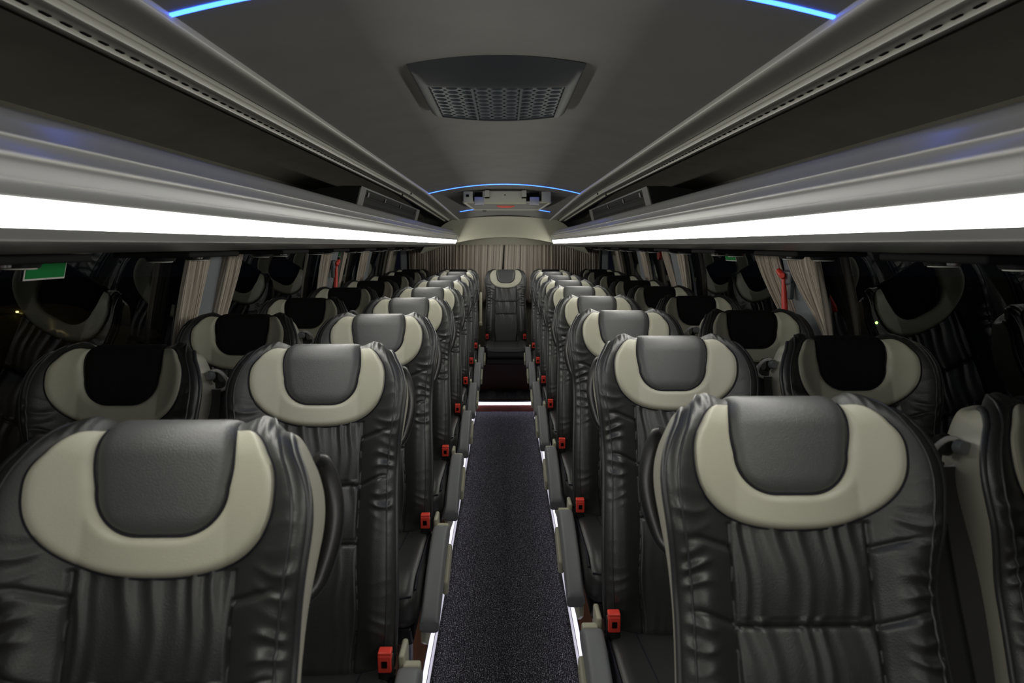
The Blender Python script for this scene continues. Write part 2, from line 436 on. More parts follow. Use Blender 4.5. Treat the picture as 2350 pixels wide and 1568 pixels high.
sets = {-1: [(2.46, 2.64, 2.44, 2.54, -.62), (2.80, 2.97, 2.73, 2.80, -.55), (4.32, 4.50, 4.36, 4.52, -.5), (4.82, 4.93, 4.78, 4.84, -.5), (5.50, 5.72, 5.48, 5.66, -.5), (6.84, 7.0, 6.84, 6.92, -.5)],
        1: [(2.47, 2.73, 2.46, 2.50, -.36), (2.84, 3.06, 2.70, 2.80, -.42), (4.30, 4.50, 4.40, 4.46, -.5), (4.76, 4.92, 4.62, 4.70, -.5), (5.48, 5.72, 5.46, 5.62, -.5), (6.80, 6.95, 6.84, 6.94, -.5)]}
where = ['drawn back on the near side of the first visible pillar', 'drawn back on the far side of the first visible pillar', 'on the near side of the middle pillar', 'on the far side of the middle pillar',
         'on the near side of the last pillar before the corner', 'hanging against the beige rear corner']
for sd, nm in ((-1, 'left'), (1, 'right')):
    for (a, b, c0, d0, zb), w in zip(sets[sd], where):
        curtain(sd, a, b, c0, d0, zb, f'striped curtain {w}, {nm} wall')

# rear wall, rear window, rear curtains and beige header
rw = MB(); rw.box(-1.3, 1.3, Y1, Y1 + .04, PLAT - .1, -.62); rw.box(-1.3, 1.3, Y1, Y1 + .04, .02, .45); struct('wall_rear', rw, M_REAR, False)
gw = MB(); gw.box(-1.12, 1.12, Y1 + .01, Y1 + .016, -.62, .02); o = gw.build('window_%d' % wn, M_GLASS, smooth=False); o['kind'] = 'structure'
for sd in (-1, 1):
    p = MB(); p.rbox((sd * 1.085, Y1 - .05, -.3), (.035, .04, .31), .015); struct('trim_%d' % n_tr, p, M_PILLAR); n_tr += 1
for sd, nm in ((-1, 'left'), (1, 'right')):
    rows = []; m = 14; n = 260
    for j in range(m + 1):
        f = j / m; row = []
        for i in range(n + 1):
            a = i / n
            x = sd * ((.004 if sd > 0 else .010) + (1.03 - .01) * a)
            x -= .045 * f * (1 - a) ** 3 if sd < 0 else .045 * f * (1 - a) ** 3 * .6
            z = .005 - .02 * a * a + (-.62) * f
            dens = 10 + 22 * a
            amp = (.008 + .024 * a) * (.5 + .5 * min(1, f * 3))
            yv = Y1 - .07 - amp * sin(a * dens * 2 * pi * (.6 + .4 * a)) - .02 * a
            row.append((x, yv, z))
        rows.append(row)
    mb = MB(); mb.grid(rows); o = mb.build('curtain', M_CURT_R); add_uv(o, n + 1, m)
    sol = o.modifiers.new('thick', 'SOLIDIFY'); sol.thickness = .002
    tag(o, f'wide pleated taupe curtain covering the {nm} half of the rear window', 'curtain', 'rear window curtains')
rod = MB(); rod.tube([(-1.04, Y1 - .02, -.012), (-.5, Y1 - .02, .005), (0, Y1 - .02, .010), (.5, Y1 - .02, .005), (1.04, Y1 - .02, -.012)], .006, 8)
tag(rod.build('curtain_rod', M_PILLAR), 'thin grey curtain rail across the top of the rear window', 'curtain rail')
hd = MB(); rows = []
for j in range(15):
    f = j / 14; row = []
    for i in range(61):
        u = -1 + 2 * i / 60; x = .86 * u * (.62 + .38 * f ** .6)
        zt = .285 - .035 * x * x / .25; zb = .082 - .235 * x * x
        zt = max(zt, zb + .02)
        y = 6.90 + .02 * f + .16 * sin(f * pi * .5) - .10 * (abs(x) / .8) ** 2 * f
        z = zt + (zb - zt) * (f ** .85)
        row.append((x, y, z))
    rows.append(row)
# turn the lower edge back under to the rear wall
edge = rows[-1]
rows.append([(x, y + .03, z - .004) for x, y, z in edge])
rows.append([(x, Y1 - .02, z + .03) for x, y, z in edge])
hd.grid(rows); struct('trim_%d' % n_tr, hd, M_REAR); n_tr += 1
hr = MB(); hr.box(-1.05, 1.05, Y1 - .045, Y1 - .002, .0, .2); struct('trim_%d' % n_tr, hr, M_REAR, False); n_tr += 1
br = MB(); br.box(-1.2, 1.2, 6.62, 7.3, PLAT + .001, -1.118); struct('trim_%d' % n_tr, br, M_WOOD_DK, False); n_tr += 1

# ------------------------------------------------------------------ blue LED strips
def blue(x0, x1, y, label, w=.011, drop=.004):
    n = 24; mb = MB(); rows = []
    for k in range(n + 1):
        x = x0 + (x1 - x0) * k / n; X, Yv, Z = sqz(x, y, zc(x))
        rows.append([(X, Yv - w / 2, Z - .0005), (X, Yv - w / 2, Z - drop), (X, Yv + w / 2, Z - drop), (X, Yv + w / 2, Z - .0005)])
    mb.grid(rows, closed_u=True); o = mb.build('blue_light_strip', M_BLUE, smooth=False)
    tag(o, label, 'light strip', 'blue ceiling light strips')
blue(-.575, -.012, 1.25, 'glowing blue light strip at the top left, across the near ceiling')
blue(.012, .575, 1.25, 'glowing blue light strip at the top right, across the near ceiling')
blue(-.575, -.001, 5.27, 'left half of the thin blue light line across the ceiling before the hatch', .010)
blue(.001, .575, 5.27, 'right half of the thin blue light line across the ceiling before the hatch', .010)
blue(-.49, -.285, 6.45, 'short blue light strip left of the roof hatch by the rear header', .012)
blue(.32, .50, 6.45, 'short blue light strip right of the roof hatch by the rear header', .012)

# ------------------------------------------------------------------ roof vent
vt = thing('ceiling_vent', 'dark grey perforated air vent hanging from the centre of the ceiling', 'air vent', (-.02, 2.07, .44))
def vlo(mb): mb.v = [(x, y - 2.07, z - .44) for x, y, z in mb.v]; return mb
def vout(scale_x, ya, yb, bow, n=24):
    pts = []
    for k in range(n + 1):
        u = -1 + 2 * k / n; pts.append((scale_x * u, ya - bow * (1 - u * u)))
    for k in range(n + 1):
        u = 1 - 2 * k / n; pts.append((scale_x * u, yb + bow * .6 * (1 - u * u)))
    return pts
top = vout(.228, 1.80, 2.40, .035); bot = vout(.196, 1.872, 2.33, .03)
def zbow(x): return .4175 - .010 * (1 - (x / .2) ** 2)
hb = MB(); rws = []
for f in (0, .3, .6, .85, 1):
    e = f ** 1.6
    rws.append([(tx + (bx - tx) * e, ty + (by - ty) * e, (zc(tx) - .0005) * (1 - f) + zbow(bx) * f) for (tx, ty), (bx, by) in zip(top, bot)])
inner = vout(.182, 1.885, 2.315, .027)
rws.append([(x, y, zbow(x) - .001) for x, y in inner])
rws.append([(x, y, zbow(x) + .006) for x, y in inner])
hb.grid(rws, closed_u=True); vlo(hb).build('vent_housing', M_VENTSH, vt)
gp = MB(); NC, NR = 9, 9
for ci in range(NC):
    for ri in range(NR):
        u0 = -1 + 2 * ci / NC; u1 = u0 + 2 / NC; r0 = ri / NR; r1 = r0 + 1 / NR
        def P(u, r):
            x = .181 * u; ya = 1.886 - .027 * (1 - u * u); yb = 2.314 + .016 * (1 - u * u); return (x, ya + (yb - ya) * r, zbow(x) + .003)
        N = 16; o_, i_ = [], []
        for k in range(N):
            a = 2 * pi * (k + .5) / N; cx, cy = cos(a), sin(a); m_ = max(abs(cx), abs(cy))
            o_.append(P((u0 + u1) / 2 + (u1 - u0) / 2 * cx / m_, (r0 + r1) / 2 + (r1 - r0) / 2 * cy / m_))
            i_.append(P((u0 + u1) / 2 + (u1 - u0) / 2 * .78 * cx, (r0 + r1) / 2 + (r1 - r0) / 2 * .78 * cy))
        i2 = [(x, y, z + .008) for x, y, z in i_]
        gp.grid([o_, i_, i2], closed_u=True)
vlo(gp).build('vent_grille', M_VENT, vt)
bk = MB(); bk.box(-.19, .19, 1.87, 2.34, .4325, .436); vlo(bk).build('vent_recess', M_VOID, vt, smooth=False)
for xx in (-.066, .066):
    b_ = MB(); b_.box(xx - .003, xx + .003, 1.87, 2.325, zbow(xx) - .001, zbow(xx) + .004); vlo(b_).build('grille_rib', M_VENT, vt, smooth=False)

# ------------------------------------------------------------------ roof hatch
ht = thing('roof_hatch', 'cream roof escape hatch bar with two metal hinges hanging at the ceiling rear', 'roof hatch', (0, 5.55, .38))
def hlo(mb): mb.v = [(x, y - 5.55, z - .38) for x, y, z in mb.v]; return mb
def part(fn, name, m, smooth=False, label=None, parent=None):
    mb = MB(); fn(mb); o = hlo(mb).build(name, m, parent or ht, smooth=smooth)
    if label: o['label'] = label
    return o
part(lambda b: b.rbox((-.287, 5.50, .375), (.036, .03, .044), .004), 'hatch_block', M_HATCH, True)
part(lambda b: b.rbox((.330, 5.50, .375), (.036, .03, .044), .004), 'hatch_block', M_HATCH, True)
part(lambda b: b.rbox((.0, 5.52, .376), (.172, .03, .047), .004), 'hatch_bar', M_HATCH, True)
for x in (-.20, .237):
    part(lambda b: b.rbox((x, 5.50, .345), (.037, .012, .033), .004), 'hinge_plate', M_METAL, True)
    part(lambda b: b.box(x - .036, x + .036, 5.50, 5.56, .37, .415), 'hinge_recess', M_VOID)
for x in (-.137, .155):
    part(lambda b: (b.rbox((x, 5.482, .402), (.018, .012, .026), .003)), 'latch', M_HATCH, True)
    part(lambda b: (b.box(x - .019, x + .019, 5.472, 5.49, .366, .373)), 'latch_slot', M_VOID)
part(lambda b: b.box(-.30, -.279, 5.463, 5.471, .375, .394), 'lock_hole', M_VOID)
part(lambda b: b.cyl((.004, 5.492, .392), (0, -1, 0), .005, .005, .006), 'screw', M_VOID, True)
def tray(b):
    pts = [(-.33, 5.60), (.375, 5.60), (.31, 6.25), (-.27, 6.25)]
    for (a, c_) in zip(pts, pts[1:] + pts[:1]):
        b.tube([(a[0], a[1], .345 - .04 * (a[1] - 5.6)), (c_[0], c_[1], .345 - .04 * (c_[1] - 5.6))], .009, 6)
part(tray, 'hatch_frame', M_TUBE, True)
part(lambda b: b.add([(-.33, 5.60, .346), (.375, 5.60, .346), (.31, 6.25, .32), (-.27, 6.25, .32), (-.33, 5.60, .352), (.375, 5.60, .352), (.31, 6.25, .326), (-.27, 6.25, .326)],
     [(0, 1, 2, 3), (7, 6, 5, 4), (0, 4, 5, 1), (1, 5, 6, 2), (2, 6, 7, 3), (3, 7, 4, 0)]), 'hatch_panel', M_CEIL)
def lab(b):
    pts = [(-.065, 5.90), (.085, 5.90), (.085, 5.96), (.05, 6.06), (-.03, 6.06), (-.065, 5.96)]
    z = lambda y: .344 - .04 * (y - 5.6)
    n = len(pts); b.add([(x, y, z(y) - .002) for x, y in pts] + [(x, y, z(y) + .001) for x, y in pts], [tuple(range(n)), tuple(reversed(range(n, 2 * n)))] + [(i, (i + 1) % n, (i + 1) % n + n, i + n) for i in range(n)])
part(lab, 'hatch_sticker', M_RED, label='small red sticker')
cs = MB(); cs.rbox((-.185, 6.42, .318), (.018, .012, .008), .003)
tag(cs.build('ceiling_sensor', M_BLACK), 'small black box on the ceiling beside the left rear blue strip', 'sensor')

# ------------------------------------------------------------------ perforated units inside the racks
for sd, nm in ((-1, 'left'), (1, 'right')):
    t = thing('air_unit', f'dark unit with perforated cover inside the far part of the {nm} luggage rack', 'air unit', (sd * .8, 4.6, .2), 'perforated units in the luggage racks')
    def lo(mb): mb.v = [(sd * (x - .8) if sd < 0 else x - .8, y - 4.6, z - .2) for x, y, z in mb.v]; return mb
    ya, yb = 3.46, 5.80
    a = MB(); a.prism_y([(.712, .292), (.752, .15), (.80, .06), (1.10, .06), (1.09, .20), (1.02, .25), (.92, .278), (.80, .292)], ya, yb); lo(a).build('unit_housing', M_BLACK, t, smooth=False)
    def q(b, y0, y1, e, top=.004, bt=.16, d=.004):
        A = Vector((.712, 0, .292)); B = Vector((.752, 0, .15)); n = Vector((-.96, 0, -.27)) * e
        def P(y, f, k): v = A + (B - A) * f + n * k; return (v.x, y, v.z)
        b.add([P(y0, top, 1), P(y1, top, 1), P(y1, bt, 1), P(y0, bt, 1), P(y0, top, 0), P(y1, top, 0), P(y1, bt, 0), P(y0, bt, 0)],
              [(0, 1, 2, 3), (7, 6, 5, 4), (0, 4, 5, 1), (1, 5, 6, 2), (2, 6, 7, 3), (3, 7, 4, 0)])
    a = MB(); q(a, ya, ya + .13, .006, 0, 1); lo(a).build('cover_end', M_COVER, t, smooth=False)
    a = MB(); q(a, yb - .16, yb, .006, 0, 1); lo(a).build('cover_end', M_COVER, t, smooth=False)
    a = MB(); q(a, ya, yb, .005, 0, .05); lo(a).build('cover_rim', M_VENT, t, smooth=False)
    a = MB(); q(a, ya + .13, yb - .16, .003, .05, 1); lo(a).build('perforated_cover', M_PERF, t, smooth=False)
    for yy in (ya + .18, 4.15, 4.75, 5.55):
        a = MB(); q(a, yy, yy + .035, .009, .12, .28); lo(a).build('clip', M_BLACK, t, smooth=False)

# ------------------------------------------------------------------ reading light and air nozzle panels under the racks
ordw = ['nearest', 'second', 'third', 'fourth', 'fifth', 'sixth', 'seventh', 'eighth']
for sd, nm in ((-1, 'left'), (1, 'right')):
    for k in range(8):
        y = 1.33 + .76 * k + (.0 if sd > 0 else -.12)
        t = thing('service_panel', f'dark reading light and air nozzle panel under the {nm} rack, {ordw[k]} from the camera', 'service panel', (sd * .92, y, -.0190), 'service panels under the racks')
        a = MB(); a.rbox((0, 0, -.006), (.10, .17, .008), .006); a.build('panel', M_MATTE, t)
        for yy in (-.12, .10):
            a = MB(); a.cyl((0, yy, -.012), (0, 0, -1), .040, .034, .012, 28); a.cyl((0, yy, -.022), (0, 0, -1), .022, .016, .006, 20); a.build('air_nozzle', M_BLACK, t)
            b2 = MB(); b2.tube([(.028 * cos(q_ * pi / 12), yy + .028 * sin(q_ * pi / 12), -.0245) for q_ in range(24)], .0022, 6, closed=True); b2.build('nozzle_ring', M_BEAD, t)  # ring kept pale and glossy to supply the nozzle's bright highlights
        a = MB(); a.cyl((-.05 * sd, -.01, -.012), (0, 0, -1), .014, .012, .008, 16); a.build('reading_light', M_METAL, t)

# ------------------------------------------------------------------ stickers and hammers
def sticker(sd, y0, y1, z0, z1, label):
    ro = thing('window_sticker', label, 'sticker', (sd * (wall_x((z0 + z1) / 2) - .004), (y0 + y1) / 2, (z0 + z1) / 2), 'green emergency exit stickers')
    yc, zcn = (y0 + y1) / 2, (z0 + z1) / 2; x0 = wall_x(zcn) - .004
    def plate(e, d):
        mb = MB(); vs = []
        for dd in (0, .0012):
            for (y, z) in ((y0 + e, z0 + e), (y1 - e, z0 + e), (y1 - e, z1 - e), (y0 + e, z1 - e)):
                vs.append((sd * (wall_x(z) - .003 - d - dd - x0), y - yc, z - zcn))
        mb.add(vs, [(0, 1, 2, 3), (7, 6, 5, 4), (0, 4, 5, 1), (1, 5, 6, 2), (2, 6, 7, 3), (3, 7, 4, 0)]); return mb
    tag(plate(0, 0).build('border', M_WHITE, ro, smooth=False), 'white border'); plate(.0045, .0014).build('green_field', M_GREEN, ro, smooth=False)
sticker(-1, 1.70, 1.86, -.088, -.030, 'green sticker with white border on the nearest left window')
sticker(-1, 4.86, 5.01, -.085, -.026, 'small green sticker on the left window beyond the left hammer')
sticker(1, 3.50, 3.67, -.082, -.022, 'green sticker on the right window beyond the right hammer')

def hammer(sd, y, z, label, ln=.17):
    t = thing('emergency_hammer', label, 'hammer', (sd * (wall_x(z) - .075), y, z), 'emergency hammers on the pillars')
    a = MB(); a.tube([(0, .012, 0), (.003 * sd, .010, -.04), (.005 * sd, .004, -.09), (.010 * sd, -.004, -ln)], lambda f: .0075 + .006 * f, 10, flat=1.0); a.build('handle', M_RED, t)
    a = MB(); a.tube([(-.012 * sd, .0, .004), (0, .010, 0), (0, .028, .006), (-.008 * sd, .050, .024)], lambda f: .011 + .003 * sin(f * pi), 12)
    o = a.build('head', M_RED, t)
    a = MB(); a.rbox((.016 * sd, .0, -.004), (.012, .036, .030), .010); a.rbox((.018 * sd, -.022, -.05), (.010, .014, .04), .006); a.build('bracket', M_VENT, t)
hammer(1, 2.74, -.125, 'bright red emergency hammer on the grey pillar of the right wall', .18)
hammer(-1, 4.60, -.125, 'red emergency hammer on the middle pillar of the left wall', .19)
rd = MB(); rd.cyl((1.175 * 1, 5.16, -.065), (-1, 0, 0), .045, .045, .02, 8)  # flat octagonal disc in one dull red
tag(rd.build('red_disc', mat('dull_red', (.22, .015, .01), .4)), 'dull red octagonal disc on the right wall between far curtains', 'button')

# ------------------------------------------------------------------ SEAT
TH = radians(20)
ST, CT = sin(TH), cos(TH)
BASEZ = .48
def frame(l):
    if l < .70: return l, 0., 0., 1.
    a = min((l - .70) / .045, 2.62)
    return .70 + .045 * sin(a), -.045 * (1 - cos(a)), sin(a), cos(a)
bw_ = smooth_table([(0, .200), (.06, .208), (.15, .211), (.25, .208), (.4, .201), (.48, .203), (.56, .213), (.61, .218), (.645, .215), (.675, .205), (.70, .191), (.725, .173), (.75, .158), (.775, .144), (.80, .130), (.82, .120)])
def bw(l): return bw_(l) * .96
def ear(u, l): return .0125 * exp(-((abs(u) - .121) / .024) ** 2) * ss((l - .68) / .08)
def wob(a, b): return sin(a * 12.9 + 1.3 * sin(b * 7.1)) * .5 + sin(a * 31.7 + b * 5.3) * .25 + sin(b * 23.1 + a * 3) * .25
SEAMS = (.402, .268)
COLB = .542
def base_f(u, l, s):
    au = abs(u); h = ss((l - .44) / .12)
    top = 1 - ss((l - .690) / .085)
    f = (.066 * ss((au - .085) / .155) ** .9 * h) * top * 1.05
    f += (.034 * ss((au - .095) / .06)) * (1 - h) * ss((l + .02) / .12)
    f += .016 * exp(-((l - .22) / .14) ** 2) * (1 - h)
    e = (abs(s) - .80) / .20
    if e > 0: f -= .026 * (1 - sqrt(max(0, 1 - min(e, .995) ** 2)))
    return f
def groove(d, w=.0035): return exp(-(d / w) ** 2)
def detail(u, l, s):
    au = abs(u); sg = 1 if u > 0 else -1; f = 0.
    cu = .106 + (.012 * ss((.27 - l) / .2)) - .012 * ss((.15 - l) / .15)
    # centre column: vertical gathers between horizontal seams
    if l < COLB + .01:
        cw = 1 - ss((au - cu + .008) / .010)
        if cw > 0:
            secs = [(COLB, SEAMS[0], 1.), (SEAMS[0], SEAMS[1], .8), (SEAMS[1], -.02, .75)]
            for a, b, k in secs:
                if b <= l <= a + .012:
                    da, db = max(0, a - l), max(0, l - b); H = a - b
                    g = exp(-(da / .075) ** 1.4) + (.55 * exp(-db / .025) if b > 0 else .3 * exp(-db / .05))
                    sl = .010 * sin(l * 40 + a * 9)
                    x = (u + sl * .5) * 2 * pi / .030 + 1.5 * sin(u * 47 + a * 31) + (u * 40) * (a - l)
                    rid = (.5 + .5 * cos(x)) ** 1.3
                    f += cw * k * g * (.0062 * rid * (.55 + .45 * sin(u * 75 + l * 14 + a * 50)) - .002)
                    f += cw * .006 * sin(pi * max(0, min(1, da / H)))     # puffed section
            for sm in SEAMS:
                f -= cw * .0055 * groove(l - sm, .0032)
        f -= .006 * groove(au - cu, .0036)
        # slanted bolster seams with pull wrinkles
        if au > cu:
            d = au - cu
            for k, (sl0, rise) in enumerate(((.512, .32), (SEAMS[0], .42))):
                ln = sl0 + rise * d * (1 - ss((d - .045) / .05) * .5) + (.0 if sg > 0 else .004)
                fade = 1 - ss((d - .05) / .03)
                f -= .006 * groove(l - ln, .004) * fade
                f += .004 * ss((ln - l) / .01) * (1 - ss((ln - l) / .07)) * fade
    # wrinkles on the outer bolster
    if au > .125 and l < .66:
        k = ss((au - .128) / .03) * (1 - ss((abs(s) - .93) / .06))
        env = exp(-((l - .47) / .085) ** 2) + .9 * exp(-((l - .355) / .035) ** 2) + .35 * exp(-((l - .575) / .05) ** 2) + .25 * exp(-((l - .1) / .1) ** 2)
        ph = l * 2 * pi / .028 + (au - .13) * 26 + 1.4 * sin(au * 60 + l * 30) + (0 if sg > 0 else 1.7)
        rd_ = 1 - abs(sin(ph / 2)); f += k * env * .0065 * (rd_ - .4) * (.7 + .5 * sin(l * 70 + sg))
    # small pleats over the ears
    if l > .70 and .10 < au < .17:
        k = ss((au - .10) / .02) * (1 - ss((au - .15) / .02)) * ss((l - .70) / .03)
        f += k * .0005 * sin(au * 2 * pi / .014 + l * 40)
    return f
def S3(u, l, off=0., s=None, det=True, extra=0.):
    if s is None: s = u / bw(l)
    v, w, nv, nw = frame(l)
    f = base_f(u, l, s) + (detail(u, l, s) if det else 0) + off
    v2 = v + nv * f + ear(u, l); w2 = w + nw * f
    return Vector((u, v2 * ST - w2 * CT, BASEZ + v2 * CT + w2 * ST))

# front cover
NU, NL = 172, 300
LMAX = .815
cover = MB(); rows = []
for j in range(NL + 1):
    l = LMAX * j / NL; b = bw(l)
    rows.append([S3(b * (-1 + 2 * i / NU), l, 0, -1 + 2 * i / NU) for i in range(NU + 1)])
# close the bottom towards the back
first = rows[0]
cover.grid([[p + Vector((0, .04, -.07)) for p in first], [p + Vector((0, -.004, -.06)) for p in first]] + rows)
ME_COVER = cover.mesh('backrest_cover', M_LEATHER)

# shell
TT = smooth_table([(0, .075), (.2, .085), (.4, .105), (.52, .130), (.62, .150), (.69, .150), (.735, .134), (.78, .108), (.815, .084)])
shell = MB(); rows = []
for j in range(91):
    l = LMAX * j / 90; b = bw(l); v, w, nv, nw = frame(l); row = []
    eL = S3(b, l, 0, 1)
    # edge in v,w coordinates
    fe = base_f(b, l, 1); we = w + nw * fe - .002; ve = v + nv * fe + ear(b, l)
    last = ss((l - .765) / .05)
    for k in range(41):
        th = pi * k / 40; cx = cos(th); sx = sin(th)
        blend = sx ** .55
        bul = 1 + .03 * ss((l - .45) / .15) * sin(2 * min(th, pi - th)) * (1 - last)
        x = (b - .001) * cx * (abs(cx) ** -.35 if abs(cx) > 1e-3 else 0) if False else (b - .001) * (abs(cx) ** .8) * (1 if cx >= 0 else -1) * bul
        wc = -TT(l)
        ww = we + (wc - we) * blend
        vv = ve + (v - ve) * blend + ear(x, l) * blend * .9 * last
        row.append(Vector((x, vv * ST - ww * CT, BASEZ + vv * CT + ww * ST)))
    rows.append(row)
shell.grid(rows)
shell.add(rows[0], [tuple(range(41))]); shell.add(rows[-1], [tuple(reversed(range(41)))])
ME_SHELL = shell.mesh('back_shell', M_SHELL)

# headrest collar and panel
L0, CA, CB = .655, .163, .115          # ellipse centre and half sizes
PW, PB = .094, .594                   # panel half width, panel bottom
def outer(t):
    """t in 0..1 from top right corner down and round to top left; superellipse"""
    a0 = math.radians(61); a = a0 - t * (pi + 2 * a0)
    e = 2 / 2.35; ca, sa = cos(a), sin(a)
    u = CA * (abs(ca) ** e) * (1 if ca >= 0 else -1); l = L0 + (CB if sa < 0 else CB * .76) * (abs(sa) ** e) * (1 if sa >= 0 else -1)
    return u, l
def inner_t(t):
    """panel outline: down the right side, across the bottom, up the left"""
    R = .062; top = .738; straight = top - (PB + R); arc = R * pi / 2; bot = 2 * (PW - .006 - R)
    tot = 2 * straight + 2 * arc + bot; d = t * tot
    def side(d):
        if d < straight: l = top - d; return PW - .006 + .006 * sin(pi * d / straight), l
        d -= straight
        if d < arc: a = d / R; return PW - .006 - R + R * cos(a), PB + R - R * sin(a)
        d -= arc; return PW - .006 - R - d, PB
    if d <= tot / 2: return side(d)
    u, l = side(tot - d); return -u, l
NT, NB = 150, 16
# parameter warp so inner and outer run together
def warp(t): return t
collar = MB(); rows = []
for i in range(NT + 1):
    t = i / NT; uo, lo_ = outer(t); ui, li = inner_t(t); row = []
    for k in range(NB + 1):
        b = k / NB; u = ui + (uo - ui) * b; l = li + (lo_ - li) * b
        wdt = min(1., math.hypot(uo - ui, lo_ - li) / .05)
        e = min(b, 1 - b) * 2
        off = -.005 + (.006 + .011 * wdt) * sqrt(max(0, 1 - (1 - min(1, e * 2.2)) ** 2))
        # little tucks at the lower corners
        off -= .0016 * exp(-((abs(u) - .095) / .004) ** 2) * ss((.66 - l) / .06) * (1 if b > .1 else 0)
        row.append(S3(u, l, off, det=False))
    rows.append(row)
collar.grid(rows)
ME_COLLAR = collar.mesh('headrest_collar', M_BEIGE)
panel = MB(); rows = []
for j in range(61):
    g = j / 60
    l = PB + (.812 - PB) * (g ** 1.25)
    R = .062; dl = l - PB
    if dl < R: hw = PW - .006 - R + sqrt(max(0, R * R - (R - dl) ** 2))
    else: hw = PW - .006 + .006 * sin(pi * min(1, (dl - R) / (.748 - PB - R)))
    row = []
    for i in range(41):
        a = -1 + 2 * i / 40; u = hw * math.copysign(abs(a) ** .8, a)
        eu = min(1, (hw - abs(u)) / .022); el = min(1, dl / .03)
        off = -.003 + .0105 * sqrt(max(0, 1 - (1 - eu) ** 2)) * sqrt(max(0, 1 - (1 - el) ** 2)) * (1 - .5 * ss((l - .78) / .03))
        row.append(S3(u, l, off, det=False))
    rows.append(row)
panel.grid(rows)
ME_PANEL = panel.mesh('headrest_panel', M_PANEL); ME_PANEL_V = panel.mesh('headrest_panel', M_VELOUR)
# piping around the wing edge and at the panel edge
pp = MB()
edge = [S3(bw(LMAX * j / 100), LMAX * j / 100, .0, 1) for j in range(101)]
loop = edge + [Vector((-p.x, p.y, p.z)) for p in reversed(edge)]
pp.tube([p * 1 for p in edge], .0055, 8); pp.tube([Vector((-p.x, p.y, p.z)) for p in edge], .0055, 8)
for sg in (1, -1):
    ln = [S3(sg * bw(.03 + .77 * j / 90) * .905, .03 + .77 * j / 90, .0005, sg * .905) for j in range(91)]
    pp.tube(ln, .0021, 6)
ME_PIPE = pp.mesh('piping', M_PIPE)
sm = MB()
def oval(t):
    u, l = outer(t); return S3(u, l, .0005, det=False)
sm.tube([oval(i / 120) for i in range(121)], .0013, 6)
sm.tube([(lambda q: S3(q[0], q[1], .0015, det=False))(inner_t(i / 120)) for i in range(121)], .0013, 6)
ME_SEAM = sm.mesh('headrest_seam', M_SEAM)

# cushion
def cush_xf(o):
    # crown, tilt and side bolsters
    x, y, z = o
    tz = (z > 0)
    if z > 0:
        z += .012 * (1 - (x / .21) ** 2) * -1 + .010 * ss((abs(x) - .12) / .07)
        z -= .022 * ss((-y - .13) / .09)
    z += -(y + .21) * -.0 + (-y) * .045
    return Vector((x, y - .200, z + .422))
cu = MB(); cu.rbox((0, 0, 0), (.207, .235, .066), .045, 7, cush_xf)
ME_CUSH = cu.mesh('cushion', M_LEATHER)
cp = MB()
for sg in (1, -1):
    pts = []
    for j in range(30):
        y = -.20 + .40 * j / 29; p = cush_xf(Vector((sg * .196, y, .052))); pts.append(p + Vector((sg * .003, 0, .004)))
    cp.tube(pts, .0035, 6)
    pts = [cush_xf(Vector((sg * (.105 + .02 * (j / 29)), -.19 + .40 * j / 29, .0665))) for j in range(30)]
    cp.tube(pts, .0018, 6)
pts = [cush_xf(Vector((-.19 + .38 * j / 30, -.222, .050))) for j in range(31)]; cp.tube(pts, .003, 6)
ME_CPIPE = cp.mesh('cushion_piping', M_SEAM)
fb = MB(); fb.rbox((0, -.20, .335), (.19, .20, .028), .012); ME_FRAME = fb.mesh('seat_frame', M_BLACK)
lg = MB(); lg.rbox((0, -.10, .162), (.022, .03, .160), .008); lg.rbox((0, -.19, .010), (.03, .17, .010), .005)
ME_LEG = lg.mesh('leg', M_METAL)

def armrest_meshes(sd):
    """sd = +1: armrest at +x side of the seat"""
    m = MB(); rows = []
    x0, x1 = .212, .265
    prof = []
    # side outline in (y,z) : rounded rear top, long taper to the front bottom
    up = [(-.030, .500), (-.045, .512), (-.07, .518), (-.11, .514), (-.18, .498), (-.27, .470), (-.36, .437), (-.42, .412), (-.432, .400)]
    dn = [(-.010, .470), (-.012, .455), (-.05, .445), (-.10, .440), (-.18, .425), (-.27, .402), (-.36, .375), (-.42, .360), (-.432, .372)]
    for (uy, uz), (dy, dz) in zip(up, dn):
        cy, cz = (uy + dy) / 2, (uz + dz) / 2; ring = []
        for k in range(24):
            a = 2 * pi * k / 24; c_, s_ = cos(a), sin(a)
            e = 2 / 4.5
            xx = math.copysign(abs(c_) ** e, c_); tt = math.copysign(abs(s_) ** e, s_)
            ring.append(((x0 + x1) / 2 + (x1 - x0) / 2 * xx, cy + (uy - dy) / 2 * tt, cz + (uz - dz) / 2 * tt))
        rows.append(ring)
    m.grid(rows, closed_u=True); m.add(rows[0], [tuple(range(24))]); m.add(rows[-1], [tuple(reversed(range(24)))])
    c = MB(); c.rbox((.268, -.17, .425), (.009, .085, .022), .008, 4, lambda o: Vector((o.x, o.y, o.z + (o.y + .17) * .28)))
    p = MB(); p.rbox((.217, .020, .485), (.007, .036, .036), .006, 4); p.rbox((.240, -.014, .490), (.020, .012, .014), .006, 4)
    s_ = MB(); s_.prism_x([(-.04, .41), (-.40, .36), (-.40, .32), (-.33, .27), (-.12, .23), (-.02, .30)], .212, .222)
    out = []
    for mb in (m, c, p, s_):
        if sd < 0: mb.mirror()
    return [m.mesh('armrest', M_ARM), c.mesh('armrest_cover', M_CREAM), p.mesh('armrest_pivot', M_CREAM), s_.mesh('side_plate', M_CREAM, False)]
ARM = {1: armrest_meshes(1), -1: armrest_meshes(-1)}
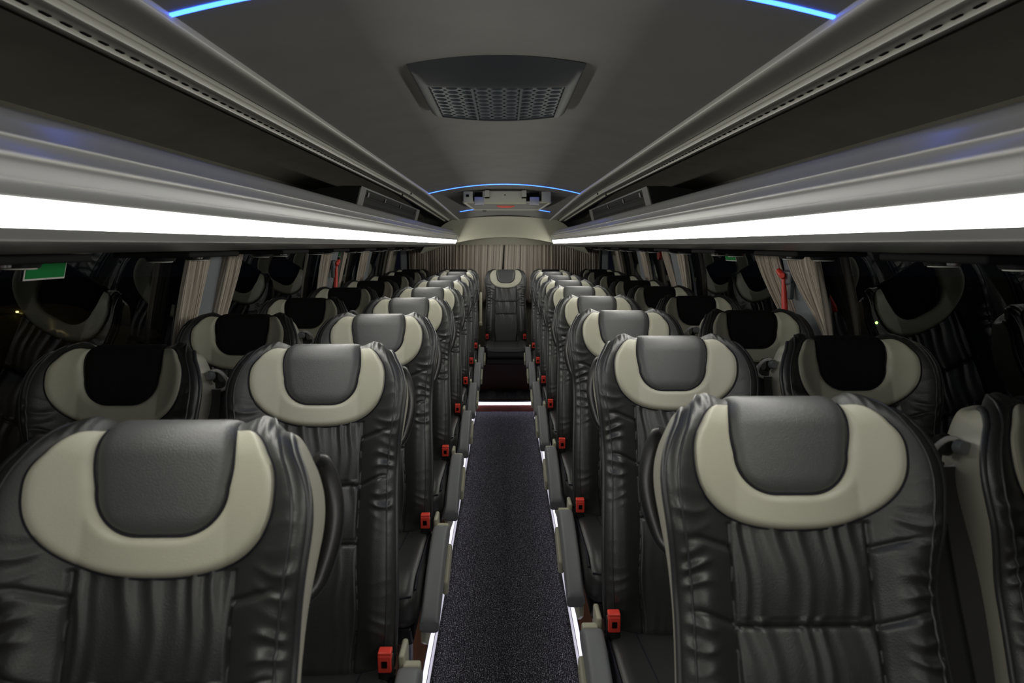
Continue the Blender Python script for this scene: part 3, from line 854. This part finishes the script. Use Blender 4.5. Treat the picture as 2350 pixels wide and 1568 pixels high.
def buckle(sd):
    b = MB(); b.rbox((.186, -.030, .502), (.016, .014, .030), .005, 3, lambda o: o)
    r = MB(); r.rbox((.186, -.040, .522), (.0145, .010, .020), .003, 3); r.rbox((.186, -.036, .543), (.0145, .013, .006), .003, 3)
    sl = MB(); sl.box(.180, .192, -.0515, -.0495, .515, .530)
    for mb in (b, r, sl):
        if sd < 0: mb.mirror()
    return [b.mesh('buckle', M_BLACK), r.mesh('buckle_button', M_RED), sl.mesh('buckle_slot', M_VOID, False)]
BUCK = {1: buckle(1), -1: buckle(-1)}
def BK(x, v, w): return Vector((x, v * ST - w * CT, BASEZ + v * CT + w * ST))
def handle(sd):
    h = MB(); pts = []
    P_ = [(.176, .70, -.10), (.184, .693, -.115), (.192, .67, -.126), (.199, .635, -.131), (.201, .595, -.127), (.196, .555, -.118), (.187, .52, -.106), (.174, .50, -.085)]
    ctl = [BK(*q) for q in P_]
    for i in range(len(ctl) - 1):
        a = ctl[max(0, i - 1)]; b = ctl[i]; c = ctl[i + 1]; d = ctl[min(len(ctl) - 1, i + 2)]
        for k in range(5):
            t = k / 5; pts.append(.5 * ((2 * b) + (c - a) * t + (2 * a - 5 * b + 4 * c - d) * t * t + (3 * b - a - 3 * c + d) * t ** 3))
    pts.append(ctl[-1]); h.tube(pts, lambda f: .0065 + .0040 * sin(f * pi), 10, flat=1.5)
    if sd < 0: h.mirror()
    return h.mesh('grab_handle', M_BLACK)
HAND = {1: handle(1), -1: handle(-1)}
def belt(sd):
    g = MB(); c0 = BK(.180, .672, -.040)
    g.cyl(c0, (1, 0, 0), .012, .012, .034, 16); g.cyl(c0 + Vector((.030, 0, 0)), (1, -.15, 0), .019, .016, .014, 18)
    k = MB(); c1 = c0 + Vector((.040, -.022, -.004))
    pts = []
    for i in range(28):
        a = 2 * pi * i / 28; wx = .026 * (1 - .25 * sin(a)); pts.append(c1 + Vector((wx * cos(a), -.004 * sin(a), .026 * sin(a) - .004)))
    k.tube(pts, .0045, 8, closed=True); 
    kn = MB(); kn.cyl(c1 + Vector((-.008, -.010, .010)), (-.2, -1, .1), .012, .010, .014, 16)
    w = MB()
    for dx, dy in ((-.012, 0), (.012, .020)):
        top = c1 + Vector((dx, dy, -.026)); rows = []
        for j in range(25):
            f = j / 24; z = top.z + (.42 - top.z) * f; y = top.y + (-.03 + dy - top.y) * (f ** 1.15); xx = top.x - .012 * f + .002 * sin(f * 9)
            rows.append([(xx - .021, y + .004, z), (xx - .021, y, z), (xx + .021, y - .002, z), (xx + .021, y + .002, z)])
        w.grid(rows, closed_u=True)
        for e in (-.019, .019):
            w.tube([((r[1][0] + .021) + e, r[1][1] - .0005, r[1][2]) for r in rows], .0015, 5)
    for mb in (g, k, kn, w):
        if sd < 0: mb.mirror()
    return [g.mesh('belt_anchor', M_BLACK), k.mesh('belt_guide', M_BEAD), kn.mesh('guide_knob', M_ARM), w.mesh('belt_webbing', M_WEB)]
BELT = {1: belt(1), -1: belt(-1)}
ra = MB(); ra.rbox((-.252, .12, .80), (.014, .022, .15), .012, 5, lambda o: Vector((o.x, o.y + (o.z - .8) * .25, o.z))); ra.rbox((-.252, .075, .640), (.017, .026, .022), .012, 4)
ME_RAISED = ra.mesh('raised_armrest', M_CREAM)

import bmesh
def fix(me, sharp=50):
    bm = bmesh.new(); bm.from_mesh(me); bmesh.ops.remove_doubles(bm, verts=bm.verts, dist=2e-5); bmesh.ops.recalc_face_normals(bm, faces=bm.faces); bm.to_mesh(me); bm.free()
    for p in me.polygons: p.use_smooth = True
    try: me.set_sharp_from_angle(angle=radians(sharp))
    except Exception: pass
for me in [ME_COVER, ME_SHELL, ME_COLLAR, ME_PANEL, ME_PANEL_V, ME_PIPE, ME_SEAM, ME_CUSH, ME_CPIPE, ME_FRAME, ME_LEG, ME_RAISED] + ARM[1] + ARM[-1] + BUCK[1] + BUCK[-1] + [HAND[1], HAND[-1]] + BELT[1] + BELT[-1]:
    fix(me, 85 if me is ME_COVER else 50)

YTOP_OFF = .245
def seat(x, ytop, kind, label, group, dz=0.):
    """kind: 'aisle', 'window', 'bench', 'centre'; the aisle side is the side towards x = 0"""
    sd = 1 if x < 0 else -1
    t = thing('coach_seat', label, 'seat', (x, ytop - YTOP_OFF, PLAT + dz), group)
    link('backrest', ME_COVER, t); link('back_shell', ME_SHELL, t); link('headrest_collar', ME_COLLAR, t)
    link('headrest_panel', ME_PANEL_V if kind in ('window', 'benchwin', 'bench') else ME_PANEL, t)
    link('piping', ME_PIPE, t); link('headrest_seam', ME_SEAM, t)
    c = link('cushion', ME_CUSH, t); link('cushion_piping', ME_CPIPE, c)
    link('seat_frame', ME_FRAME, t)
    for lx in ((-.12, .12) if kind in ('aisle', 'window') else ()):
        l = link('leg', ME_LEG, t); l.location.x = lx
        if dz: l.scale.z = 1
    if kind == 'aisle':
        a = link('armrest', ARM[sd][0], t); link('armrest_cover', ARM[sd][1], a); link('armrest_pivot', ARM[sd][2], a)
        link('side_plate', ARM[sd][3], t); link('grab_handle', HAND[sd], t)
    if kind in ('aisle', 'centre', 'bench'):
        b = link('buckle', BUCK[sd][0], t); tag(link('buckle_button', BUCK[sd][1], b), 'red release button'); link('buckle_slot', BUCK[sd][2], b)
    if kind == 'centre':
        b = link('buckle', BUCK[-sd][0], t); tag(link('buckle_button', BUCK[-sd][1], b), 'red release button'); link('buckle_slot', BUCK[-sd][2], b)
        tag(link('raised_armrest', ME_RAISED, t), 'cream armrest folded up')
    if kind == 'window':
        g, k, kn, w = BELT[sd]; a = link('belt_anchor', g, t); link('belt_guide', k, a); link('guide_knob', kn, a); link('belt_webbing', w, t)
    return t

LY = [.905, 1.66, 2.42, 3.19, 3.98, 4.76, 5.55, 6.37]
RY = [1.05, 1.81, 2.55, 3.30, 4.09, 4.79, 5.57, 6.37]
cnt = ['nearest the camera', 'second from the camera', 'third from the camera', 'fourth from the camera', 'fifth from the camera', 'sixth from the camera', 'seventh from the camera', 'farthest before the rear bench']
for nm, sg, Y in (('left', -1, LY), ('right', 1, RY)):
    for k in range(8):
        seat(sg * .447 if (sg > 0 or k) else -.459, Y[k], 'aisle', f'seat with grey leather headrest, {nm} of the aisle, {cnt[k]}', f'{nm} aisle seats')
    for k in range(8):
        if sg < 0 and k == 0: continue
        w = cnt[k] if sg > 0 else ['', 'nearest the camera', 'second from the camera', 'third from the camera', 'fourth from the camera', 'fifth from the camera', 'sixth from the camera', 'farthest before the rear bench'][k]
        seat(sg * .93, Y[k], 'window', f'black velour headrest seat beside the {nm} windows, {w}', f'{nm} window seats')
seat(0.012, 6.98, 'centre', 'middle seat of the rear bench at the end of the aisle', 'rear bench seats', .0)
for x, w, kd in ((-.96, 'far left seat of the rear bench in the corner', 'benchwin'), (-.475, 'rear bench seat just left of its middle seat', 'bench'),
             (.475, 'rear bench seat just right of its middle seat', 'bench'), (.96, 'far right seat of the rear bench in the corner', 'benchwin')):
    seat(x, 7.03, kd, w, 'rear bench seats')

# ------------------------------------------------------------------ outside: ground and parked car
g = MB(); g.box(-40, 40, -20, 60, -2.75, -2.7)
o = g.build('ground', mat('asphalt', (.03, .03, .03), .8, var=.3, vscale=2), smooth=False); o['kind'] = 'structure'
M_CARP = mat('dark_car_paint', (.10, .085, .04), .25, .5)
ct = thing('car', 'dark parked car outside, seen dimly through the nearest left window', 'car', (-9.7, 14.2, -2.7))
rows = []
xs = [-2.2, -2.1, -1.7, -1.2, -.7, 0, .5, .95, 1.25, 1.9, 2.15, 2.2]
for sy, wr in ((-.86, .35), (-.84, .95), (-.62, 1.0), (.62, 1.0), (.84, .95), (.86, .35)):
    row = []
    for x in xs:
        roof = lerp_table([(-2.2, .75), (-2.1, .95), (-1.7, 1.05), (-1.2, 1.36), (-.7, 1.45), (0, 1.46), (.5, 1.38), (.95, 1.12), (1.25, 1.0), (1.9, .88), (2.15, .72), (2.2, .5)], x)
        belt_ = min(roof, .92)
        z = {.35: .30, .95: belt_, 1.0: roof}[wr]; row.append((x, sy, z))
    rows.append(row)
b = MB(); b.grid(rows); b.build('car_body', M_CARP, ct)
b = MB()
b.add([(-1.25, -.80, .95), (.85, -.80, .95), (.45, -.66, 1.34), (-.75, -.66, 1.40)], [(0, 1, 2, 3)]); b.build('side_window', M_BLACK, ct, smooth=False)
for x in (-1.35, 1.4):
    for yv in (-.80, .80):
        b = MB(); b.cyl((x, yv - .09, .32), (0, 1, 0), .32, .32, .18, 28); b.build('wheel', M_BLACK, ct)
b = MB(); b.rbox((.85, -.95, 1.0), (.10, .08, .07), .03); b.build('wing_mirror', M_CARP, ct)
el = mat('warm_glint', (.9, .8, .4), .4, emit=(1, .85, .3), estr=6)  # emission stands in for warm glints on the car
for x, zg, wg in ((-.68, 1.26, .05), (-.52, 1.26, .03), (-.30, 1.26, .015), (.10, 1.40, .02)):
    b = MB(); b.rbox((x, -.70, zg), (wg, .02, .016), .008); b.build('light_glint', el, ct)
gl = MB(); gl.cyl((9.2, 16.7, -1.9), (0, -1, 0), .03, .03, .02, 16)
tag(gl.build('green_lamp', mat('green_lamp_emit', (.5, .9, .3), emit=(.35, 1, .15), estr=12)), 'tiny bright green light outside the nearest right window', 'lamp')
